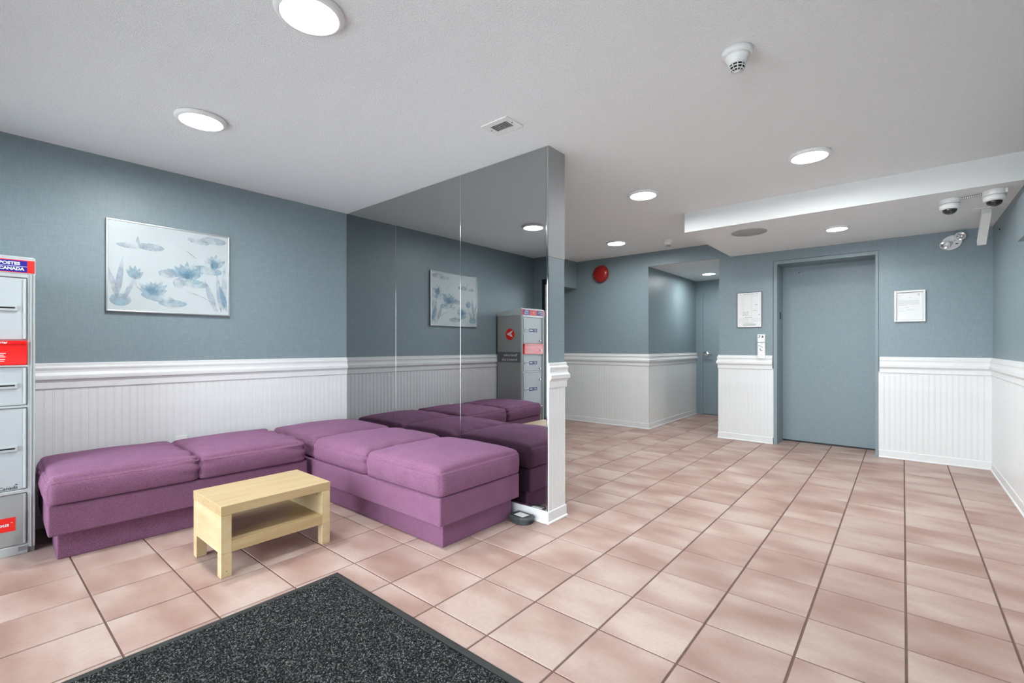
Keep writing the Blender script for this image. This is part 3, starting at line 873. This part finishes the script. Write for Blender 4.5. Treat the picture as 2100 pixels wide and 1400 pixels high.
wash([stem([(0.20, 0.36), (0.21, 0.28), (0.26, 0.22), (0.30, 0.20)], 0.004), stem([(0.62, 0.27), (0.74, 0.22), (0.86, 0.14), (0.90, 0.04)], 0.005), stem([(0.56, 0.80), (0.64, 0.74), (0.70, 0.68)], 0.004)], 'wash3')
wash([clip(petal(0.06, 0.12, 0.42, 0.05, PI / 2 - 0.12)), clip(petal(0.08, 0.10, 0.33, 0.045, PI / 2 + 0.25)), clip(petal(0.10, 0.10, 0.28, 0.04, PI / 2 - 0.4)), clip(petal(0.93, 0.03, 0.44, 0.05, PI / 2 + 0.1)), clip(petal(0.95, 0.05, 0.52, 0.05, PI / 2 - 0.03)), clip(petal(0.88, 0.03, 0.36, 0.06, PI / 2 + 0.3))], 'wash3')
wash([clip(petal(0.985, 0.04, 0.30, 0.05, PI / 2 + 0.25))], 'wash2')

# ================================================================== WALL ITEMS
# fire alarm bell
bl = thing('fire_alarm_bell', (-3.312, YB, 2.143), 'round red fire alarm bell high on the blue wall', 'alarm bell')
MB().lathe([(0.05, 0), (0.05, -0.03), (0, -0.03)], (-3.312, YB, 2.143), 'y', 24).build('back_box', 'red', bl)
MB().lathe([(0.120, -0.022), (0.124, -0.026), (0.122, -0.036), (0.108, -0.056), (0.07, -0.072), (0.03, -0.078), (0, -0.079)], (-3.312, YB, 2.143), 'y', 40).build('gong', 'red', bl)
MB().lathe([(0.010, -0.077), (0.010, -0.083), (0, -0.085)], (-3.312, YB, 2.143), 'y', 12).build('centre_screw', 'red', bl)
# notice left of the elevator
nt_ = thing('evacuation_notice', (-1.372, YB - 0.006, 1.326), 'white floor plan notice with thin black edge left of the elevator', 'notice')
MB().box(-1.505, -1.239, YB - 0.010, YB - 0.0005, 1.326, 1.738).build('edge_frame', 'ink_dark', nt_)
pp = MB().box(-1.499, -1.245, YB - 0.012, YB - 0.0098, 1.332, 1.732).build('sheet', 'paper', nt_)
ik = MB(); ikl = MB(); Yp = YB - 0.0125
def ib(b, x0, x1, z0, z1): b.box(x0, x1, Yp, Yp + 0.0006, z0, z1)
for (x0, z0, x1, z1) in ((-1.452, 1.47, -1.452, 1.70), (-1.432, 1.47, -1.432, 1.69), (-1.345, 1.46, -1.345, 1.70)):
    ib(ikl, x0 - 0.0012, x1 + 0.0012, z0, z1)
ib(ik, -1.44, -1.32, 1.712, 1.716); ib(ikl, -1.43, -1.27, 1.695, 1.698); ib(ik, -1.468, -1.460, 1.706, 1.716); ib(ik, -1.30, -1.285, 1.716, 1.722)
for k in range(4):
    for j in range(4): ib(ik, -1.44 + k * 0.016, -1.44 + k * 0.016 + random.uniform(0.006, 0.013), 1.468 + j * 0.013, 1.468 + j * 0.013 + 0.005)
ib(ik, -1.335, -1.29, 1.521, 1.525); ib(ik, -1.305, -1.288, 1.586, 1.594); ib(ik, -1.272, -1.264, 1.468, 1.482); ib(ikl, -1.34, -1.27, 1.545, 1.547)
ib(ik, -1.42, -1.34, 1.443, 1.447)
for k in range(5):
    ib(ikl, -1.488, -1.375, 1.432 - k * 0.011, 1.435 - k * 0.011); ib(ikl, -1.36, -1.255, 1.430 - k * 0.009, 1.433 - k * 0.009)
ib(ik, -1.42, -1.33, 1.377, 1.380)
for k in range(3): ib(ik, -1.445 + k * 0.004, -1.30 - k * 0.004, 1.365 - k * 0.009, 1.3685 - k * 0.009)
ik.build('print_dark', 'ink', pp)['kind'] = 'stuff'; ikl.build('print_pale', 'ink_light', pp)['kind'] = 'stuff'
# elevator call panel
cpn = thing('call_panel', (-1.242, YB - 0.02, 0.966), 'narrow white elevator call panel over the chair rail left of the elevator', 'call panel')
MB().bbox(-1.280, -1.204, YB - 0.036, YB - 0.0005, 0.966, 1.150, 0.002, 1).build('lower_plate', 'plastic', cpn)
up = MB().bbox(-1.280, -1.204, YB - 0.040, YB - 0.0005, 1.156, 1.245, 0.002, 1).build('upper_plate', 'plastic', cpn)
s = MB(); yy = YB - 0.0406
s.plate(ellipse(-1.259, 1.228, 0.006, 0.006, 12), (0, yy, 0), (1, 0, 0), (0, 0, 1), (0, 1, 0), 0.0005)
s.plate([(-1.270, 1.200), (-1.262, 1.208), (-1.250, 1.214), (-1.248, 1.222), (-1.260, 1.218), (-1.272, 1.205)], (0, yy, 0), (1, 0, 0), (0, 0, 1), (0, 1, 0), 0.0005)
s.plate(ellipse(-1.227, 1.215, 0.010, 0.010, 16), (0, yy, 0), (1, 0, 0), (0, 0, 1), (0, 1, 0), 0.0005)
s.plate([(-1.233, 1.228), (-1.221, 1.228), (-1.227, 1.236)], (0, yy, 0), (1, 0, 0), (0, 0, 1), (0, 1, 0), 0.0005)
s.build('symbol', 'ink_dark', up)
bt = MB(); bt.lathe([(0.016, 0), (0.016, -0.004), (0.012, -0.005), (0, -0.005)], (-1.240, YB - 0.036, 1.072), 'y', 20)
bt.build('call_button', 'steel', cpn)
s = MB(); yy = YB - 0.0366
s.box(-1.250, -1.222, yy, yy + 0.0006, 1.134, 1.139); s.plate([(-1.272, 1.12), (-1.268, 1.124), (-1.22, 1.094), (-1.224, 1.09)], (0, yy, 0), (1, 0, 0), (0, 0, 1), (0, 1, 0), 0.0005)
s.build('print', 'ink', cpn)
# certificate
ce = thing('framed_certificate', (0.05, YB - 0.01, 1.346), 'typed certificate in a white frame right of the elevator', 'certificate')
a0, a1, c0, c1 = -0.065, 0.166, 1.346, 1.650
f_ = MB(); t = 0.018
for q in ((a0, a0 + t, c0, c1), (a1 - t, a1, c0, c1), (a0 + t, a1 - t, c0, c0 + t), (a0 + t, a1 - t, c1 - t, c1)):
    f_.bbox(q[0], q[1], YB - 0.022, YB - 0.0005, q[2], q[3], 0.004, 2)
f_.build('frame', 'fascia', ce)
MB().box(a0 + t, a1 - t, YB - 0.0075, YB - 0.001, c0 + t, c1 - t).build('inner_shadow_line', 'ink', ce)  # grey rim painted as the frame's inner shadow around the sheet
sh = MB().box(a0 + t + 0.003, a1 - t - 0.002, YB - 0.008, YB - 0.0078, c0 + t + 0.002, c1 - t - 0.003).build('sheet', 'paper', ce)
ik = MB(); Yp = YB - 0.0086
ib(ik, -0.035, -0.012, 1.602, 1.606); ib(ik, -0.035, -0.022, 1.590, 1.593); ib(ik, 0.042, 0.060, 1.577, 1.582); ib(ik, -0.035, 0.0, 1.562, 1.565)
ik.plate(ellipse(0.117, 1.607, 0.008, 0.012, 14), (0, Yp, 0), (1, 0, 0), (0, 0, 1), (0, 1, 0), 0.0005)
for k in range(6): ib(ik, -0.034, 0.120 - (k == 5) * 0.09, 1.549 - k * 0.0088, 1.5525 - k * 0.0088)
ib(ik, 0.012, 0.045, 1.483, 1.487); ib(ik, -0.034, 0.01, 1.470, 1.473); ib(ik, 0.025, 0.075, 1.459, 1.463); ib(ik, -0.034, 0.02, 1.450, 1.453)
ik.build('print', 'ink_light', sh)['kind'] = 'stuff'
# emergency light
em = thing('emergency_light', (0.345, YB, 2.07), 'white twin-head emergency light on the blue wall under the cameras', 'emergency light')
MB().plate(ellipse(0, 0, 0.074, 0.064, 32, 0.5), (0.345, YB - 0.0005, 2.068), (1, 0, 0), (0, 0, 1), (0, -1, 0), 0.022).build('base_plate', 'plastic', em)
def head(cx, cz, dx, nm):
    ax = Vector((dx, -0.85, -0.25)).normalized()
    a = ax.cross(Vector((0, 0, 1))).normalized(); b2 = a.cross(ax)
    def ringp(r, h): return [Vector((cx, YB - 0.055, cz)) + ax * h + a * (r * math.cos(2 * PI * k / 20)) + b2 * (r * math.sin(2 * PI * k / 20)) for k in range(20)]
    def surf(prof):
        b = MB(); vs = []; fs = []
        for r, h in prof: vs += ringp(max(r, 1e-5), h)
        for i in range(len(prof) - 1):
            for k in range(20): fs.append((i * 20 + k, i * 20 + (k + 1) % 20, (i + 1) * 20 + (k + 1) % 20, (i + 1) * 20 + k))
        return b.add(vs, fs, True)
    hh = surf([(0, -0.045), (0.026, -0.045), (0.034, -0.02), (0.038, 0.012), (0.036, 0.014), (0.033, 0.012)]).build('lamp_head', 'plastic', em)
    surf([(0.033, 0.011), (0.022, -0.004), (0.008, -0.012), (0, -0.012)]).build('reflector', 'chrome', hh)
    surf([(0.007, -0.012), (0.007, 0.002), (0, 0.005)]).build('bulb', 'plastic', hh)
head(0.302, 2.048, -0.35, 'a'); head(0.400, 2.115, 0.25, 'b')
MB().tube([(0.345, YB - 0.02, 2.068), (0.33, YB - 0.045, 2.058), (0.305, YB - 0.05, 2.05)], 0.014, 10).tube([(0.365, YB - 0.02, 2.085), (0.385, YB - 0.045, 2.10), (0.398, YB - 0.05, 2.112)], 0.010, 10).build('swivel_arm', 'plastic', em)
MB().bbox(0.372, 0.390, YB - 0.025, YB - 0.021, 2.050, 2.058, 0.001, 1).build('indicator', 'black', em)
# outlet plate behind the bench
op = thing('outlet_plate', (XL + 0.012, 1.055, 0.345), 'pale wall outlet plate on the beadboard behind the bench', 'outlet')
MB().bbox(XL + 0.0065, XL + 0.013, 1.018, 1.092, 0.345, 0.455, 0.002, 1).build('cover_plate', 'plastic', op)
MB().bbox(XL + 0.0125, XL + 0.015, 1.035, 1.075, 0.362, 0.438, 0.002, 1).build('socket', 'plastic', op)
# small screws on the right wall
tag(MB().lathe([(0.008, 0), (0.008, -0.006), (0, -0.006)], (XR, 5.55, 2.075), 'x', 12).build('wall_plug', 'darkgrey'), 'tiny dark plug in the blue wall near the soffit corner', 'plug')

# ================================================================== CEILING ITEMS
def lamp(x, y, z, label, r=0.124, m='lamp'):
    t = thing('ceiling_light', (x, y, z), label, 'ceiling light', None)
    MB().lathe([(r * 0.98, 0), (r, -0.004), (r * 0.995, -0.010), (r * 0.93, -0.019), (r * 0.84, -0.022), (r * 0.79, -0.019), (r * 0.79, -0.004)], (x, y, z), 'z', 48).build('trim_ring', 'plastic', t)
    MB().lathe([(r * 0.795, -0.010), (r * 0.77, -0.0155), (r * 0.5, -0.0178), (0, -0.0185)], (x, y, z), 'z', 48).build('lens', m, t)
lamp(-1.705, 0.852, H, 'round white ceiling light above the entrance mat')
lamp(-2.968, 0.868, H, 'round white ceiling light above the birch coffee table')
lamp(-0.469, 3.592, H, 'round white ceiling light before the soffit fascia')
lamp(-1.640, 3.636, H, 'round white ceiling light behind the mirror partition end')
lamp(-2.65, 5.12, H, 'round white ceiling light near the fire bell', m='lamp_dim')
lamp(-0.455, 5.10, sofz, 'round white light in the soffit before the elevator', 0.095)
lamp(-2.166, 7.05, HH, 'round white light in the low passage ceiling', 0.105, 'lamp_dim')

def smoke(x, y, label, s=1.0):
    t = thing('smoke_detector', (x, y, H), label, 'smoke detector')
    MB().lathe([(0.062 * s, 0), (0.062 * s, -0.018 * s), (0.056 * s, -0.024 * s), (0.050 * s, -0.026 * s)], (x, y, H), 'z', 36).build('mounting_base', 'plastic', t)
    MB().lathe([(0.052 * s, -0.024 * s), (0.047 * s, -0.034 * s), (0.034 * s, -0.058 * s), (0.033 * s, -0.062 * s)], (x, y, H), 'z', 36).build('housing', 'plastic', t)
    MB().lathe([(0.029 * s, -0.058 * s), (0.027 * s, -0.080 * s), (0, -0.082 * s)], (x, y, H), 'z', 24).build('sensing_chamber', 'black', t)
    cg = MB()
    for zz, rr in ((-0.061, 0.033), (-0.072, 0.031), (-0.083, 0.026)):
        cg.tube([(x + rr * s * math.cos(2 * PI * k / 24), y + rr * s * math.sin(2 * PI * k / 24), H + zz * s) for k in range(24)], 0.0022 * s, 6, closed=True)
    for k in range(10):
        a = 2 * PI * k / 10
        cg.tube([(x + r_ * s * math.cos(a), y + r_ * s * math.sin(a), H + z_ * s) for r_, z_ in ((0.034, -0.058), (0.031, -0.072), (0.026, -0.083), (0.010, -0.088))], 0.0022 * s, 5)
    cg.lathe([(0.012 * s, -0.084 * s), (0.012 * s, -0.089 * s), (0, -0.090 * s)], (x, y, H), 'z', 16)
    cg.build('cage', 'plastic', t)
smoke(-0.540, 2.135, 'white caged smoke detector above the tiles before the soffit')
smoke(-2.126, 5.404, 'white smoke detector on the ceiling by the passage', 1.0)

# air vent
vx0, vx1, vy0, vy1 = -1.847, -1.653, 1.924, 2.066
vt = thing('air_vent', ((vx0 + vx1) / 2, (vy0 + vy1) / 2, H), 'small white slatted air vent in the ceiling by the mirror', 'vent')
ix0, ix1, iy0, iy1 = vx0 + 0.036, vx1 - 0.036, vy0 + 0.036, vy1 - 0.036
vf = MB()
for q in ((vx0, ix0, vy0, vy1), (ix1, vx1, vy0, vy1), (ix0, ix1, vy0, iy0), (ix0, ix1, iy1, vy1)): vf.box(q[0], q[1], q[2], q[3], H - 0.006, H - 0.0005)
vf.build('frame', 'plastic', vt)
MB().box(ix0, ix1, iy0, iy1, H - 0.0012, H - 0.0004).build('backing', 'ink', vt)
for k in range(8):
    xx = ix0 + (k + 0.5) * (ix1 - ix0) / 8
    b = MB(); b.add([(xx - 0.006, iy0, H - 0.0015), (xx + 0.002, iy0, H - 0.009), (xx + 0.0035, iy0, H - 0.009), (xx - 0.0045, iy0, H - 0.0015),
                     (xx - 0.006, iy1, H - 0.0015), (xx + 0.002, iy1, H - 0.009), (xx + 0.0035, iy1, H - 0.009), (xx - 0.0045, iy1, H - 0.0015)],
                    [(0, 1, 2, 3), (4, 5, 6, 7), (0, 1, 5, 4), (1, 2, 6, 5), (2, 3, 7, 6), (3, 0, 4, 7)])
    b.build('slat', 'plastic', vt)
for xx in (vx0 + 0.02, vx1 - 0.02):
    MB().lathe([(0.004, -0.006), (0.004, -0.0075), (0, -0.008)], (xx, (vy0 + vy1) / 2, H), 'z', 10).build('screw', 'darkgrey', vt)

# ceiling speaker
sp = thing('ceiling_speaker', (-1.108, 4.785, sofz), 'flat round grey speaker grille in the soffit', 'speaker')
MB().lathe([(0.150, 0), (0.150, -0.005), (0.144, -0.007)], (-1.108, 4.785, sofz), 'z', 48).build('rim', 'grille', sp)
MB().lathe([(0.144, -0.005), (0.08, -0.0075), (0, -0.0085)], (-1.108, 4.785, sofz), 'z', 48).build('grille', 'grille', sp)

# dome cameras
def dome_cam(x, y, label, ang):
    t = thing('dome_camera', (x, y, sofz), label, 'security camera')
    r = 0.059
    MB().lathe([(r * 0.98, 0), (r, -0.004), (r * 1.02, -0.034), (r * 0.99, -0.036)], (x, y, sofz), 'z', 40).build('mounting_base', 'plastic', t)
    MB().lathe([(r * 0.97, -0.0355), (r * 0.97, -0.0385)], (x, y, sofz), 'z', 40).build('seam_ring', 'darkgrey', t)
    MB().lathe([(r * 0.99, -0.038), (r * 1.0, -0.060), (r * 0.93, -0.072), (r * 0.80, -0.076), (r * 0.70, -0.076)], (x, y, sofz), 'z', 40).build('cover', 'plastic', t)
    MB().lathe([(0.042 * math.cos(a * PI / 16), -0.0755 - 0.036 * math.sin(a * PI / 16)) for a in range(9)], (x, y, sofz), 'z', 32).build('dome', 'dome', t)
    return t
dome_cam(0.262, 4.66, 'white dome security camera on the soffit near the fascia', 0)
c2 = dome_cam(0.482, 4.585, 'white dome security camera on the soffit beside the blue wall corner', 0)
MB().bbox(0.520, 0.545, 4.55, 4.60, sofz - 0.032, sofz - 0.001, 0.004, 2).build('cable_box', 'plastic', c2)
cd = thing('conduit', (0.37, 4.62, sofz), 'ribbed flexible conduit joining the two dome cameras', 'conduit')
pa, pb = Vector((0.320, 4.640, sofz - 0.012)), Vector((0.425, 4.604, sofz - 0.012))
pts = []; rr = []
for k in range(41):
    pts.append(pa.lerp(pb, k / 40)); rr.append(0.0085 if k % 4 < 2 else 0.0062)
MB().tube(pts, rr, 10).build('ribbed_tube', 'steel', cd)
for k in range(10):
    p = pa.lerp(pb, (k * 4 + 2.5) / 40); q = pa.lerp(pb, (k * 4 + 3.3) / 40)
    MB().tube([p, q], 0.0074, 10).build('rib_gap', 'black', cd)

# slanted bracket hanging from the soffit
bk = thing('sensor_arm', (0.49, 5.13, sofz), 'slanted white rectangular arm hanging from the soffit behind the cameras', 'bracket')
MB().bbox(0.415, 0.545, 5.08, 5.18, sofz - 0.008, sofz - 0.0005, 0.002, 1).build('ceiling_plate', 'plastic', bk)
ax = Vector((0, 0.30, -0.19)).normalized(); nn = Vector((0, 0.19, 0.30)).normalized()
st_ = Vector((0.495, 5.12, sofz - 0.012)); b = MB(); vs = []
for t in (0, 0.36):
    for su in (-0.026, 0.026):
        for sv in (-0.024, 0.024): vs.append(st_ + ax * t + Vector((su, 0, 0)) + nn * (sv - 0.02))
b.add(vs, [(0, 1, 3, 2), (4, 5, 7, 6), (0, 1, 5, 4), (2, 3, 7, 6), (0, 2, 6, 4), (1, 3, 7, 5)])
b.build('arm', 'plastic', bk)
b = MB(); vs = []
for t in (0.3602, 0.363):
    for su in (-0.014, 0.014):
        for sv in (-0.012, 0.012): vs.append(st_ + ax * t + Vector((su, 0, 0)) + nn * (sv - 0.02))
b.add(vs, [(0, 1, 3, 2), (4, 5, 7, 6), (0, 1, 5, 4), (2, 3, 7, 6), (0, 2, 6, 4), (1, 3, 7, 5)])
b.build('end_cap', 'ink', bk)

# ================================================================== BAIT STATION
bs = thing('bait_station', (-1.845, 2.29, 0), 'small black plastic bait box on the floor at the mirror baseboard', 'bait box')
ol = [(-1.925, 2.275), (-1.915, 2.252), (-1.865, 2.238), (-1.815, 2.238), (-1.778, 2.262), (-1.768, 2.30), (-1.785, 2.345), (-1.915, 2.345)]
cxm, cym = -1.846, 2.292
b = MB(); n = len(ol)
lv = [(0.96, 0.0), (0.98, 0.022), (1.06, 0.024), (1.06, 0.034), (0.90, 0.044)]
vs = [(cxm + (x - cxm) * s_, cym + (y - cym) * min(s_, 1.02), z) for s_, z in lv for x, y in ol]
fs = [tuple(range(n)), tuple((len(lv) - 1) * n + k for k in range(n))]
for i in range(len(lv) - 1): fs += [(i * n + k, i * n + (k + 1) % n, (i + 1) * n + (k + 1) % n, (i + 1) * n + k) for k in range(n)]
b.add(vs, fs); b.build('case', 'darkgrey', bs)
MB().plate([(-0.042, -0.028), (0.036, -0.036), (0.044, 0.020), (-0.034, 0.028)], (cxm, cym + 0.004, 0.0442), (1, 0, 0), (0, 1, 0), (0, 0, 1), 0.0008).build('paper_label', 'paper', bs)
MB().box(-1.776, -1.7705, 2.285, 2.312, 0.004, 0.020).build('entry_hole', 'black', bs)

# tidy helper property
for o in bpy.data.objects:
    if '_org' in o: del o['_org']
bpy.context.view_layer.update()
